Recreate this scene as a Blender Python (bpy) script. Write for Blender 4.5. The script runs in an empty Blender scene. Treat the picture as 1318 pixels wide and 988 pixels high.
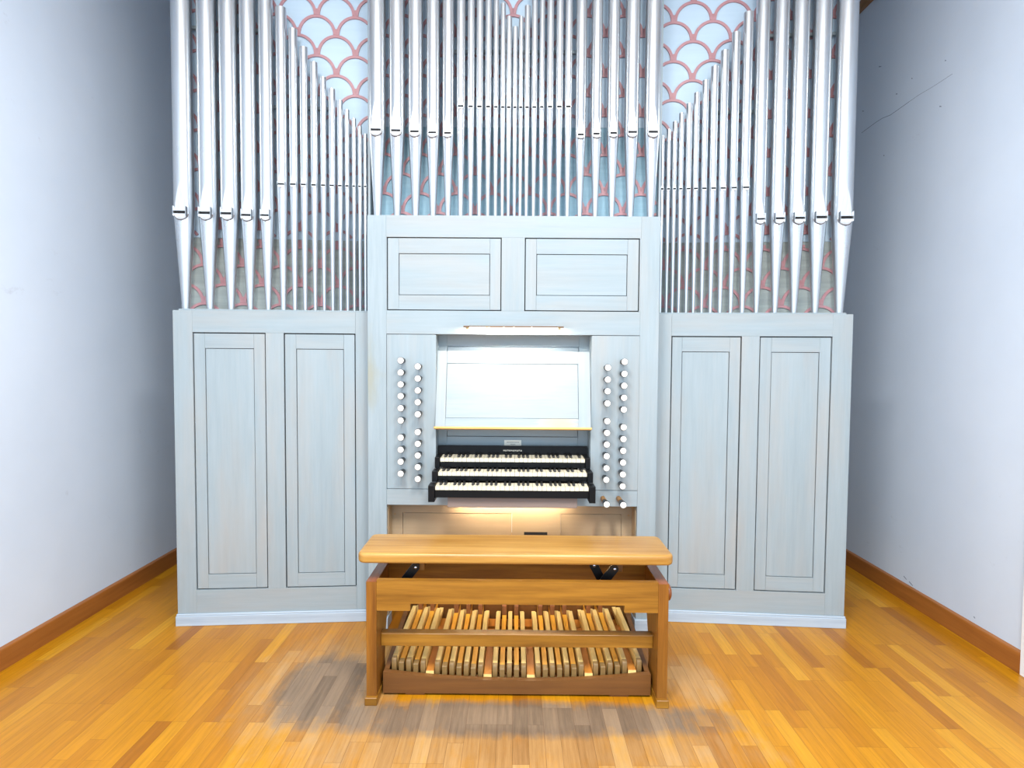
import bpy, bmesh, math, random
from mathutils import Vector, Matrix
random.seed(7)
sc = bpy.context.scene
COL = sc.collection
W, HH, F, H = 1318, 988, 800.0, 1.52          # photo frame, focal length in pixels, eye height

# ---------------------------------------------------------------- camera
ey = Vector((4/F, -36/F, 1)).normalized()      # world +Y (into the room) seen from the camera
up = Vector((.007, -1, 0))
ez = (up - up.dot(ey)*ey).normalized()
ex = ey.cross(ez)
cam_d = bpy.data.cameras.new('camera'); cam = bpy.data.objects.new('camera', cam_d); COL.objects.link(cam)
cam_d.sensor_width = 36; cam_d.lens = F/W*36; cam_d.clip_start = .05
cam.matrix_world = Matrix(((ex.x, -ex.y, -ex.z, 0), (ey.x, -ey.y, -ey.z, 0), (ez.x, -ez.y, -ez.z, H), (0, 0, 0, 1)))
sc.camera = cam

def ray(px, py):
    c = Vector(((px-W/2)/F, (py-HH/2)/F, 1))
    return Vector((c.dot(ex), c.dot(ey), c.dot(ez)))
def at(px, py, Y):
    r = ray(px, py); r = r*(Y/r.y); return Vector((r.x, Y, H+r.z))
def fl(px, py, z=0):
    r = ray(px, py); r = r*((z-H)/r.z); return Vector((r.x, r.y, z))

class Frame:                                    # a vertical reference plane standing in the room
    def __init__(s, ox, oy, ang):
        s.o = Vector((ox, oy, 0)); s.a = ang
        s.u = Vector((math.cos(ang), math.sin(ang), 0)); s.v = Vector((-math.sin(ang), math.cos(ang), 0))
        s.m = Matrix.Translation(s.o) @ Matrix.Rotation(ang, 4, 'Z')
    def uz(s, px, py, v=0):
        r = ray(px, py); c = Vector((0, 0, H))
        t = (v-(c-s.o).dot(s.v))/r.dot(s.v); p = c+r*t
        return (p-s.o).dot(s.u), p.z
    def dist(s, px, py, v=0):
        r = ray(px, py); c = Vector((0, 0, H)); t = (v-(c-s.o).dot(s.v))/r.dot(s.v)
        return (r*t).y, r.x/r.y

# ---------------------------------------------------------------- materials
def srgb(r, g, b):
    f = lambda c: (c/12.92 if c <= .04045 else ((c+.055)/1.055)**2.4)
    return (f(r/255), f(g/255), f(b/255), 1)
class NT:
    def __init__(s, name):
        s.m = bpy.data.materials.new(name); s.m.use_nodes = True; s.t = s.m.node_tree
        s.b = s.t.nodes['Principled BSDF']; s._co = None
    def n(s, ty, **kw):
        x = s.t.nodes.new(ty)
        for k, v in kw.items():
            if hasattr(x, k): setattr(x, k, v)
            else: x.inputs[k].default_value = v
        return x
    def l(s, a, b): s.t.links.new(a, b)
    def co(s, scale=(1, 1, 1), rot=(0, 0, 0), kind='Object'):
        tc = s.n('ShaderNodeTexCoord'); mp = s.n('ShaderNodeMapping')
        mp.inputs['Scale'].default_value = scale; mp.inputs['Rotation'].default_value = rot
        s.l(tc.outputs[kind], mp.inputs[0]); return mp.outputs[0]
    def noise(s, co, scale=5, detail=4, rough=.6):
        x = s.n('ShaderNodeTexNoise', Scale=scale, Detail=detail, Roughness=rough); s.l(co, x.inputs['Vector']); return x.outputs[0]
    def ramp(s, f, stops):
        r = s.n('ShaderNodeValToRGB'); e = r.color_ramp.elements
        while len(e) < len(stops): e.new(.5)
        for i, (p, c) in enumerate(stops): e[i].position = p; e[i].color = c
        s.l(f, r.inputs[0]); return r.outputs[0]
    def mix(s, f, a, b, mode='MIX'):
        x = s.n('ShaderNodeMix', data_type='RGBA', blend_type=mode)
        if isinstance(f, float): x.inputs[0].default_value = f
        else: s.l(f, x.inputs[0])
        for v, i in ((a, 6), (b, 7)):
            if isinstance(v, tuple): x.inputs[i].default_value = v
            else: s.l(v, x.inputs[i])
        return x.outputs[2]
    def math(s, op, a, b=None, c=None):
        x = s.n('ShaderNodeMath', operation=op)
        for i, v in enumerate((a, b, c)):
            if v is None: continue
            if isinstance(v, (int, float)): x.inputs[i].default_value = v
            else: s.l(v, x.inputs[i])
        return x.outputs[0]
    def bump(s, h, strength=.2, dist=.002):
        x = s.n('ShaderNodeBump', Strength=strength, Distance=dist); s.l(h, x.inputs['Height']); s.l(x.outputs[0], s.b.inputs['Normal'])
    def base(s, c):
        if isinstance(c, tuple): s.b.inputs['Base Color'].default_value = c
        else: s.l(c, s.b.inputs['Base Color'])
def wood(name, dark, light, axis='x', rough=.4, spread=1.0, fine=1.0, contrast=(.3, .7), kind='Object', spec=.5, tan=None):
    k = NT(name); s = [38*fine]*3; s['xyz'.index(axis)] = 2.2*fine
    c = k.co(tuple(s), kind=kind); a = k.noise(c, 1, 6, .65)
    s2 = [9]*3; s2['xyz'.index(axis)] = .8
    b = k.noise(k.co(tuple(s2), kind=kind), 1, 3, .5)
    f = k.math('ADD', k.math('MULTIPLY', a, .6), k.math('MULTIPLY', b, .4))
    c0 = k.ramp(f, [(contrast[0], dark), (contrast[1], light)])
    if tan:                                          # thin whitewash: the wood shows through in long soft patches
        s3 = [7]*3; s3['xyz'.index(axis)] = 1.1
        c0 = k.mix(k.ramp(k.noise(k.co(tuple(s3), kind=kind), 1, 4, .6), [(.42, (0, 0, 0, 1)), (.74, (.34, .34, .34, 1))]), c0, tan)
    k.base(c0); k.b.inputs['Roughness'].default_value = rough
    k.b.inputs['Specular IOR Level'].default_value = spec
    k.bump(a, .12, .001); return k.m
def plain(name, c, rough=.5, metal=0, emis=None, strength=1):
    k = NT(name); k.base(c); k.b.inputs['Roughness'].default_value = rough; k.b.inputs['Metallic'].default_value = metal
    n = k.noise(k.co((30, 30, 30)), 1, 3); k.bump(n, .04, .001)
    if emis: k.b.inputs['Emission Color'].default_value = emis; k.b.inputs['Emission Strength'].default_value = strength
    return k.m
M = {}
PA, PB_ = srgb(139, 153, 159), srgb(157, 170, 176)
M['paint_v'] = wood('painted_wood_vertical_grain', PA, PB_, 'z', .42, contrast=(.25, .75), fine=1.3, tan=srgb(176, 160, 144))
M['paint_h'] = wood('painted_wood_horizontal_grain', PA, PB_, 'x', .42, contrast=(.25, .75), fine=1.3, tan=srgb(176, 160, 144))
M['plinth'] = wood('pale_blue_grey_plinth', srgb(152, 168, 184), srgb(190, 203, 214), 'x', .5)
def stained_stile():
    k = NT('painted_wood_with_rubbed_stain')
    a = k.noise(k.co((50, 50, 3)), 1, 6, .65)
    base = k.ramp(a, [(.25, PA), (.75, PB_)])
    tc = k.n('ShaderNodeTexCoord'); sp = k.n('ShaderNodeSeparateXYZ'); k.l(tc.outputs['Object'], sp.inputs[0])
    n = k.noise(k.co((14, 14, 5)), 1, 4)
    dz = k.math('MULTIPLY', k.math('ABSOLUTE', k.math('SUBTRACT', sp.outputs[2], 1.42)), 5.0)
    dx = k.math('MULTIPLY', k.math('ABSOLUTE', k.math('SUBTRACT', sp.outputs[0], -.79)), 14.0)
    d = k.math('ADD', k.math('ADD', dz, dx), k.math('MULTIPLY', k.math('SUBTRACT', n, .5), 2.4))
    m = k.n('ShaderNodeMapRange'); k.l(d, m.inputs[0]); m.inputs[1].default_value = .2; m.inputs[2].default_value = 1.3; m.inputs[3].default_value = .85; m.inputs[4].default_value = 0
    k.base(k.mix(m.outputs[0], base, srgb(150, 152, 138))); k.b.inputs['Roughness'].default_value = .45
    return k.m
M['stain'] = stained_stile()
def worn_desk():
    k = NT('painted_music_desk_worn_lip')
    a = k.noise(k.co((3, 50, 50)), 1, 6, .65)
    base = k.ramp(a, [(.25, PA), (.75, PB_)])
    tc = k.n('ShaderNodeTexCoord'); sp = k.n('ShaderNodeSeparateXYZ'); k.l(tc.outputs['Object'], sp.inputs[0])
    n = k.noise(k.co((9, 9, 40)), 1, 4)
    d = k.math('ADD', k.math('MULTIPLY', k.math('ABSOLUTE', k.math('SUBTRACT', sp.outputs[0], .24)), 9.0), k.math('MULTIPLY', k.math('SUBTRACT', n, .5), 2.0))
    m = k.n('ShaderNodeMapRange'); k.l(d, m.inputs[0]); m.inputs[1].default_value = .1; m.inputs[2].default_value = 1.1; m.inputs[3].default_value = .6; m.inputs[4].default_value = 0
    k.base(k.mix(m.outputs[0], base, srgb(214, 178, 132))); k.b.inputs['Roughness'].default_value = .45
    return k.m
M['worn'] = worn_desk()
M['oak_raw'] = wood('worn_oak_edge', srgb(190, 140, 70), srgb(226, 186, 112), 'x', .45)
M['kick'] = wood('whitewashed_kick_board', srgb(150, 130, 104), srgb(172, 152, 124), 'x', .5, contrast=(.2, .8))
M['under'] = wood('pinkish_keydesk_board', srgb(128, 108, 98), srgb(146, 126, 116), 'x', .5)
M['bench'] = wood('honey_oak', srgb(112, 70, 12), srgb(166, 116, 38), 'x', .35, contrast=(.36, .64), fine=.9)
M['bench_v'] = wood('honey_oak_upright', srgb(104, 60, 12), srgb(154, 100, 32), 'z', .35, contrast=(.36, .64), fine=.9)
M['seat'] = wood('polished_oak_seat', srgb(146, 98, 30), srgb(194, 150, 78), 'x', .3, contrast=(.36, .66), fine=.8)
M['walnut'] = wood('brown_pedal_frame', srgb(84, 50, 18), srgb(128, 82, 34), 'x', .5, contrast=(.25, .75))
M['walnut_y'] = wood('brown_base_board', srgb(150, 88, 24), srgb(200, 130, 44), 'y', .45, contrast=(.25, .75))
M['nat'] = wood('pale_maple_key', srgb(226, 190, 112), srgb(244, 214, 142), 'y', .35, contrast=(.25, .75), fine=.8)
M['worn_key'] = wood('worn_key_tip', srgb(104, 78, 42), srgb(146, 116, 68), 'y', .4, contrast=(.25, .75))
M['sharp'] = wood('orange_oak_key', srgb(222, 152, 34), srgb(240, 182, 64), 'y', .4, contrast=(.25, .75), fine=.8)
M['sharpcap'] = wood('brown_sharp_block', srgb(116, 66, 34), srgb(156, 100, 58), 'y', .25)
M['knobwood'] = wood('red_brown_knob', srgb(110, 58, 26), srgb(158, 92, 48), 'y', .25)
M['cheek'] = plain('black_lacquer', srgb(9, 9, 11), .4)
M['blackkey'] = plain('ebony_sharps', srgb(14, 14, 15), .45)
for _k in ('cheek', 'blackkey'): M[_k].node_tree.nodes['Principled BSDF'].inputs['Specular IOR Level'].default_value = .22
M['ivory'] = plain('cream_naturals', srgb(222, 214, 190), .25)
M['shank'] = plain('black_knob_shank', srgb(24, 22, 22), .35)
M['face'] = plain('white_porcelain_face', srgb(246, 243, 236), .25)
M['ink'] = plain('grey_ink', srgb(120, 112, 104), .6)
M['dark'] = plain('dark_gap', srgb(14, 15, 18), .8)
M['plate'] = plain('cream_name_plate', srgb(246, 240, 224), .4)
M['silver'] = plain('bright_steel', srgb(215, 215, 220), .25, 1)
M['iron'] = plain('black_iron', srgb(20, 19, 20), .35, .3)
M['bronze'] = plain('dark_bronze', srgb(104, 78, 54), .6)
M['brass'] = plain('aged_brass_bracket', srgb(170, 140, 96), .35, 1)
M['pink'] = wood('dusty_pink_fret', srgb(172, 122, 126), srgb(190, 142, 146), 'x', .5)
M['bluepanel'] = wood('light_blue_back_board', srgb(178, 200, 216), srgb(194, 214, 228), 'x', .55, contrast=(.2, .8))
M['teal'] = wood('teal_stained_back_board', srgb(120, 156, 172), srgb(150, 184, 198), 'x', .55, contrast=(.25, .75))
M['greygreen'] = wood('grey_green_stained_back_board', srgb(132, 140, 138), srgb(168, 176, 172), 'x', .6, contrast=(.3, .7))
M['base'] = wood('brown_oak_baseboard', srgb(120, 68, 26), srgb(172, 108, 48), 'y', .4, contrast=(.25, .75))
M['ceil'] = wood('brown_timber_ceiling', srgb(120, 84, 48), srgb(164, 124, 80), 'y', .5)
M['glow'] = plain('warm_tube', (1, 1, 1, 1), .5, 0, (1, .80, .54, 1), 85)
M['glow_white'] = plain('white_tube', (1, 1, 1, 1), .5, 0, (1, .95, .88, 1), 150)
def tin():
    k = NT('polished_tin'); k.b.inputs['Metallic'].default_value = .93
    n = k.noise(k.co((40, 40, 1.2)), 1, 3); w = k.noise(k.co((10, 10, 3)), 1, 2)
    k.base(k.ramp(n, [(.3, srgb(200, 205, 209)), (.7, srgb(212, 216, 219))]))
    r = k.n('ShaderNodeMapRange'); k.l(w, r.inputs[0]); r.inputs[3].default_value = .24; r.inputs[4].default_value = .34
    k.l(r.outputs[0], k.b.inputs['Roughness']); k.bump(w, .04, .001); return k.m
M['tin'] = tin()
def tin_lip():
    k = NT('brushed_tin_lip'); k.b.inputs['Metallic'].default_value = .85
    n = k.noise(k.co((60, 60, 6)), 1, 3)
    k.base(k.ramp(n, [(.3, srgb(206, 209, 212)), (.7, srgb(220, 222, 224))])); k.b.inputs['Roughness'].default_value = .5; return k.m
M['lip_shade'] = plain('painted_lip_shade', srgb(104, 92, 90), .5)  # dark tone for the arc of shade below a lower lip
M['lip'] = tin_lip()
def wallm():
    k = NT('white_plaster'); a = k.noise(k.co((1.2, 1.2, 1.2), kind='Object'), 1, 5); b = k.noise(k.co((60, 60, 60)), 1, 4)
    c = k.ramp(a, [(.3, srgb(198, 211, 226)), (.7, srgb(206, 218, 232))])
    sm = k.noise(k.co((5, 5, 9)), 1, 5, .75)
    f = k.ramp(sm, [(.66, (0, 0, 0, 1)), (.76, (.3, .3, .3, 1))])
    k.base(k.mix(f, c, srgb(160, 166, 178))); k.b.inputs['Roughness'].default_value = .8; k.bump(b, .08, .002); return k.m
M['wall'] = wallm()
M['white'] = plain('white_gloss_trim', srgb(232, 234, 236), .4)
def floorm():
    k = NT('honey_strip_parquet')
    tc = k.n('ShaderNodeTexCoord'); sp = k.n('ShaderNodeSeparateXYZ'); k.l(tc.outputs['Object'], sp.inputs[0])
    x, y = sp.outputs[0], sp.outputs[1]
    xs = k.math('DIVIDE', x, .064); row = k.math('FLOOR', xs)
    wn = k.n('ShaderNodeTexWhiteNoise', noise_dimensions='1D'); k.l(row, wn.inputs['W'])
    # strips end on shared lines every 0.21 m, each strip picks its own start
    off = k.math('MULTIPLY', k.math('FLOOR', k.math('MULTIPLY', wn.outputs[0], 4)), .25)
    ys = k.math('ADD', k.math('DIVIDE', y, .5), off); colm = k.math('FLOOR', ys)
    cb = k.n('ShaderNodeCombineXYZ'); k.l(row, cb.inputs[0]); k.l(colm, cb.inputs[1])
    w2 = k.n('ShaderNodeTexWhiteNoise', noise_dimensions='2D'); k.l(cb.outputs[0], w2.inputs['Vector'])
    base = k.ramp(w2.outputs[0], [(0, srgb(152, 92, 14)), (.1, srgb(172, 110, 12)), (.45, srgb(182, 120, 12)), (.85, srgb(188, 126, 14)), (1, srgb(198, 140, 28))])
    # grain runs along each strip and differs from strip to strip
    cg = k.n('ShaderNodeCombineXYZ'); k.l(k.math('MULTIPLY', x, 70), cg.inputs[0]); k.l(k.math('ADD', k.math('MULTIPLY', y, 3.2), k.math('MULTIPLY', w2.outputs[0], 50)), cg.inputs[1])
    g = k.noise(cg.outputs[0], 1, 5, .7)
    gr = k.ramp(g, [(.3, (.62, .62, .62, 1)), (.62, (1, 1, 1, 1))])
    c = k.mix(.75, base, gr, 'MULTIPLY')
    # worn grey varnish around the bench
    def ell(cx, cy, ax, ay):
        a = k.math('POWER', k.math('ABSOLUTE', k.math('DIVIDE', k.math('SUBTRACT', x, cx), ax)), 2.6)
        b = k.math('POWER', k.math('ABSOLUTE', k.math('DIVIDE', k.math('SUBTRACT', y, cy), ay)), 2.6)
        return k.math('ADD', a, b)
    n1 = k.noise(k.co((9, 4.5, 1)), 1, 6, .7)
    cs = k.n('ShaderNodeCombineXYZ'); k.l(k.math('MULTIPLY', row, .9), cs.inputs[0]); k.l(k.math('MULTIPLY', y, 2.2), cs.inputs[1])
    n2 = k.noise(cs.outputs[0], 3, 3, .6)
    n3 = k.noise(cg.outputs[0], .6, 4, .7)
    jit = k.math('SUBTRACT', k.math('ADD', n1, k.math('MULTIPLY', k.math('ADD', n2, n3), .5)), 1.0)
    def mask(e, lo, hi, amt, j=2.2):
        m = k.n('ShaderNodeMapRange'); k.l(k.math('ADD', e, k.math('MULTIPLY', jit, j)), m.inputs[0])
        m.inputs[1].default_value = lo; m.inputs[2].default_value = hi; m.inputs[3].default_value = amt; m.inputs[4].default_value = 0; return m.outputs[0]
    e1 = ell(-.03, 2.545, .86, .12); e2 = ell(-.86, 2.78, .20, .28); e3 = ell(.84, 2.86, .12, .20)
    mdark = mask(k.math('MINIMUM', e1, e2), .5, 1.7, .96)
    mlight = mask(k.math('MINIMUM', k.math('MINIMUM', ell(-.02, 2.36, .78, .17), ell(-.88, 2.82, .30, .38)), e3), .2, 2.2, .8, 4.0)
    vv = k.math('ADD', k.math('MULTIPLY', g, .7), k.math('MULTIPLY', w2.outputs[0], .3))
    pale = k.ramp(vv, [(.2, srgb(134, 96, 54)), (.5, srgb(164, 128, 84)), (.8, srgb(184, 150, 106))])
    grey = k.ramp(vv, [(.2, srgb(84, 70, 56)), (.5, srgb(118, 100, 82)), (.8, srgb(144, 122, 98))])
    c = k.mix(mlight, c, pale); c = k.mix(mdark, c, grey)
    m = k.n('ShaderNodeMath', operation='MAXIMUM'); k.l(mlight, m.inputs[0]); k.l(mdark, m.inputs[1])
    # fine seams
    fx = k.math('FRACT', xs); sx = k.math('MINIMUM', fx, k.math('SUBTRACT', 1, fx)); fy = k.math('FRACT', ys); sy = k.math('MINIMUM', fy, k.math('SUBTRACT', 1, fy))
    s1 = k.math('LESS_THAN', sx, .014); s2 = k.math('LESS_THAN', sy, .0018); s = k.math('MAXIMUM', s1, s2)
    c = k.mix(k.math('MULTIPLY', s, .5), c, srgb(80, 44, 18))
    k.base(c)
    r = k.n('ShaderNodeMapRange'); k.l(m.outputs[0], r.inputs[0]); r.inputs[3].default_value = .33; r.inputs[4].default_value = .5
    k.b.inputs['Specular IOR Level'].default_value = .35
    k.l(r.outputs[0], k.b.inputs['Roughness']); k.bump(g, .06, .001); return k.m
M['floor'] = floorm()

# ---------------------------------------------------------------- mesh helpers
def box(bm, x0, x1, y0, y1, z0, z1, bev=0.0, seg=1):
    vs = [bm.verts.new((x, y, z)) for x in (x0, x1) for y in (y0, y1) for z in (z0, z1)]
    q = lambda *i: bm.faces.new([vs[j] for j in i])
    fs = [q(0, 1, 3, 2), q(4, 6, 7, 5), q(0, 4, 5, 1), q(2, 3, 7, 6), q(0, 2, 6, 4), q(1, 5, 7, 3)]
    if bev > 0:
        es = list({e for f in fs for e in f.edges})
        bmesh.ops.bevel(bm, geom=es, offset=bev, segments=seg, profile=.5, affect='EDGES')
def prism(bm, pts, axis, a, b):
    """closed polygon pts (2-D) extruded along axis from a to b"""
    def P(p, t): return {'x': (t, p[0], p[1]), 'y': (p[0], t, p[1]), 'z': (p[0], p[1], t)}[axis]
    A = [bm.verts.new(P(p, a)) for p in pts]; B = [bm.verts.new(P(p, b)) for p in pts]; n = len(pts)
    bm.faces.new(A); bm.faces.new(B[::-1])
    for i in range(n): bm.faces.new((A[i], B[i], B[(i+1) % n], A[(i+1) % n]))
def cyl(bm, p0, p1, r0, r1=None, n=20, caps=True):
    r1 = r0 if r1 is None else r1
    p0, p1 = Vector(p0), Vector(p1); d = (p1-p0).normalized(); a = d.orthogonal().normalized(); b = d.cross(a)
    R = [[bm.verts.new(p+(a*math.cos(t)+b*math.sin(t))*r) for t in [2*math.pi*i/n for i in range(n)]] for p, r in ((p0, r0), (p1, r1))]
    for i in range(n): bm.faces.new((R[0][i], R[0][(i+1) % n], R[1][(i+1) % n], R[1][i]))
    if caps: bm.faces.new(R[0][::-1]); bm.faces.new(R[1])
def lathe(bm, prof, c, axis, n=24):
    """prof: (distance along axis, radius)"""
    c = Vector(c); ax = {'x': Vector((1, 0, 0)), 'y': Vector((0, 1, 0)), 'z': Vector((0, 0, 1))}[axis]
    a = ax.orthogonal().normalized(); b = ax.cross(a); R = []
    for d, r in prof: R.append([bm.verts.new(c+ax*d+(a*math.cos(t)+b*math.sin(t))*max(r, 1e-5)) for t in [2*math.pi*i/n for i in range(n)]])
    for j in range(len(R)-1):
        for i in range(n): bm.faces.new((R[j][i], R[j][(i+1) % n], R[j+1][(i+1) % n], R[j+1][i]))
    bm.faces.new(R[0][::-1]); bm.faces.new(R[-1])
def obj(name, bm, mat, parent=None, smooth=None, mats=None):
    bmesh.ops.recalc_face_normals(bm, faces=bm.faces)
    me = bpy.data.meshes.new(name); bm.to_mesh(me); bm.free()
    for m in (mats or [mat]): me.materials.append(M[m] if isinstance(m, str) else m)
    o = bpy.data.objects.new(name, me); COL.objects.link(o)
    if parent: o.parent = parent
    if smooth is not None:
        me.shade_smooth()
        me.set_sharp_from_angle(angle=math.radians(smooth))
    return o
def B(name, mat, parent, *boxes, bev=0.0, seg=1, smooth=None):
    """one object per box"""
    for b in boxes:
        bm = bmesh.new(); box(bm, *b, bev=bev, seg=seg); o = obj(name, bm, mat, parent, smooth)
    return o
def tag(o, label=None, cat=None, group=None, kind=None):
    if label: o['label'] = label
    if cat: o['category'] = cat
    if group: o['group'] = group
    if kind: o['kind'] = kind
    return o
def thing(name, label, cat, m=None, group=None):
    o = bpy.data.objects.new(name, None); COL.objects.link(o); o.empty_display_size = .1
    if m is not None: o.matrix_world = m
    return tag(o, label, cat, group)
def struct(o): o['kind'] = 'structure'; return o

# ---------------------------------------------------------------- the room
XL, XR, YB, YF, ZC = -2.461, 2.469, 5.3, -1.6, 4.06
struct(B('floor', 'floor', None, (XL-.1, XR+.1, YF, YB+.1, -.06, 0)))
struct(B('wall_left', 'wall', None, (XL-.12, XL, YF, YB, 0, ZC)))
wr = struct(B('wall_right', 'wall', None, (XR, XR+.12, YF, YB, 0, ZC)))
struct(B('wall_back', 'wall', None, (XL-.12, XR+.12, YB, YB+.12, 0, ZC)))
struct(B('ceiling', 'ceil', None, (XL-.12, XR+.12, YF, YB+.12, ZC, ZC+.08)))
for o in (COL.objects['ceiling'],): o.data.materials[0] = M['white']
def basebd(name, x0, x1, ya, yb):
    bm = bmesh.new(); s = 1 if x1 > x0 else -1
    prism(bm, [(x0, 0), (x1, 0), (x1, .098), (x1-s*.003, .104), (x0, .108)], 'y', ya, yb)
    return struct(obj(name, bm, 'base'))
basebd('baseboard_left', XL, XL+.02, YF, YB)
r_ = ray(1316, 855); YT = r_.y*(XR-.01)/r_.x
basebd('baseboard_right', XR, XR-.02, YT, YB)
struct(B('trim_1', 'white', None, (XR-.024, XR, YT-.11, YT-.001, 0, 2.2), bev=.002))
struct(B('trim_2', 'ceil', None, (XR-.03, XR, YF, YB, ZC-.06, ZC)))
# hairline crack and scuffs on the right wall (real marks, a hair proud of the plaster)
def wallpt(px, py):
    r = ray(px, py); t = XR/r.x; return r.y*t, H+r.z*t
bm = bmesh.new()
path = [(1109, 171), (1117, 165), (1128, 157), (1136, 152), (1146, 148), (1156, 141), (1170, 131), (1183, 122), (1200, 112), (1214, 103), (1226, 95)]
P_ = [wallpt(*p) for p in path]
for i, ((y0, z0), (y1, z1)) in enumerate(zip(P_, P_[1:])):
    w = .0035 if i < 6 else .002
    prism(bm, [(y0, z0-w/2), (y1, z1-w/2), (y1, z1+w/2), (y0, z0+w/2)], 'x', XR-.0008, XR+.002)
for px, py, l in ((1163, 741, 5), (1170, 748, 6), (1253, 793, 2), (1131, 86, 5), (1110, 143, 3), (1173, 101, 2), (1216, 78, 2), (1209, 137, 3), (1137, 200, 2), (1153, 121, 3)):
    y0, z0 = wallpt(px, py); d = .006*l
    prism(bm, [(y0, z0-.003), (y0-d, z0-.003-d*.35), (y0-d*1.05, z0+.001-d*.35), (y0-.004, z0+.003)], 'x', XR-.0006, XR+.002)
obj('scuff_marks', bm, plain('scuff_grey', srgb(120, 134, 152), .8), wr)

# ---------------------------------------------------------------- framed panels
def door(parent, name, u0, u1, z0, z1, iu0, iu1, iz0, iz1, v=0.004, grain='v', gap=.0058, label=None, groove=.0028):
    """frame-and-panel leaf: outer gap to the surrounding frame, inner groove round the field"""
    mv, mh = ('paint_v', 'paint_h')
    a, b, c, d = u0+gap, u1-gap, z0+gap, z1-gap
    T = v+.022
    o = bpy.data.objects.new(name, None); COL.objects.link(o); o.parent = parent
    B('stile', mv, o, (a, iu0, v, T, c, d), (iu1, b, v, T, c, d), bev=.0015)
    B('rail', mh, o, (iu0+.0003, iu1-.0003, v, T, c, iz0), (iu0+.0003, iu1-.0003, v, T, iz1, d), bev=.0007)
    g = groove
    B('panel', mv if grain == 'v' else mh, o, (iu0+g, iu1-g, v+.004, T-.004, iz0+g, iz1-g), bev=.001)
    if label: o['label'] = label
    return o

def cabinet(fr, umin, umax, ztop, depth, doors, label, plinth_lo, plinth_hi):
    c = thing('organ_cabinet', label, 'organ cabinet', fr.m)
    T = .024
    ds = sorted(doors, key=lambda d: d[0])
    zt = sum(d[3] for d in ds)/len(ds); zb = sum(d[2] for d in ds)/len(ds)
    edges = [umin]+[x for d in ds for x in (d[0], d[1])]+[umax]
    B('stile', 'paint_v', c, (edges[0], edges[1], 0, T, .067, ztop), (edges[-2], edges[-1], 0, T, .067, ztop), bev=.0015)
    B('stile', 'paint_v', c, (edges[2], edges[3], 0.0003, T, zb, zt), bev=.0007)
    B('rail', 'paint_h', c, (edges[1]+.0002, edges[-2]-.0002, 0.0004, T, zt+.0002, ztop), (edges[1]+.0002, edges[-2]-.0002, 0.0004, T, .067, zb-.0002), bev=.0007)
    B('side_panel', 'paint_v', c, (umin, umin+.02, T+.0004, depth, .005, ztop-.001), (umax-.02, umax, T+.0004, depth, .005, ztop-.001))
    B('top_board', 'paint_h', c, (umin+.021, umax-.021, T+.0006, depth, ztop-.022, ztop-.002))
    B('backing_board', 'dark', c, (umin+.03, umax-.03, T+.012, T+.02, .08, ztop-.03))
    B('plinth', 'plinth', c, (umin-plinth_lo, umax+plinth_hi, -.012, T, .0, .056), bev=.002)
    B('plinth_cap', 'plinth', c, (umin-plinth_lo+.003, umax+plinth_hi-.003, -.009, T, .0562, .0665), bev=.002)
    for d in ds: door(c, 'door', d[0], d[1], zb, zt, d[4], d[5], d[6], d[7])
    return c

LW = Frame(-1.868, 3.407, math.radians(4.8))
RW = Frame(.800, 3.532, math.radians(-4.3))
CF = Frame(0, 3.40, 0)
def dspec(fr, tl, tr, bl, br, itl, itr, ibl, ibr):
    P = [fr.uz(*p) for p in (tl, tr, bl, br, itl, itr, ibl, ibr)]
    av = lambda i, j, k: (P[i][k]+P[j][k])/2
    return [av(0, 2, 0), av(1, 3, 0), av(2, 3, 1), av(0, 1, 1), av(4, 6, 0), av(5, 7, 0), av(6, 7, 1), av(4, 5, 1)]
zL = (LW.uz(221, 399.5)[1]+LW.uz(470, 401)[1])/2
uL0 = (LW.uz(221.3, 402)[0]+LW.uz(229.5, 790)[0])/2
CX0 = (CF.uz(472, 277)[0]+CF.uz(474.3, 600)[0])/2; CX1 = (CF.uz(850.5, 280)[0]+CF.uz(843.5, 690)[0])/2
uL1 = (CX0-.013-LW.o.x)/LW.u.x-.001

dl = [dspec(LW, (246.2, 427), (341.2, 428.3), (254.2, 759), (345.8, 757.2), (262.2, 448), (326, 448), (269, 739.4), (330.5, 738.3)),
      dspec(LW, (364, 428.3), (457.4, 429.7), (369, 756.7), (459, 754.4), (380.4, 448.8), (442, 449), (384, 737.8), (444, 736.7))]
CD = .62
cl = cabinet(LW, uL0, uL1, zL, CD, dl, 'pale blue-grey panelled organ cabinet left of the keyboards, below the left pipes', .008, 0)
RW = Frame(CX1+.013, RW.o.y+(CX1+.013-RW.o.x)*math.tan(RW.a), RW.a)
zR = (RW.uz(848, 402.8)[1]+RW.uz(1098.5, 405.5)[1])/2
uR1 = (RW.uz(1098.3, 408)[0]+RW.uz(1086.5, 795)[0])/2
uR0 = -.0
dr = [dspec(RW, (863.5, 432.4), (955.7, 432.4), (859.4, 757), (947, 759.5), (878, 452.4), (939.5, 452.4), (872.6, 738.5), (932.7, 740)),
      dspec(RW, (977.8, 433), (1072.8, 432.8), (970.3, 760.6), (1061, 763), (993.3, 453), (1055.7, 453), (985.8, 742.4), (1046.6, 743.5))]
cr = cabinet(RW, uR0, uR1, zR, CD, dr, 'pale blue-grey panelled organ cabinet right of the keyboards, below the right pipes', 0, .008)

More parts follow.
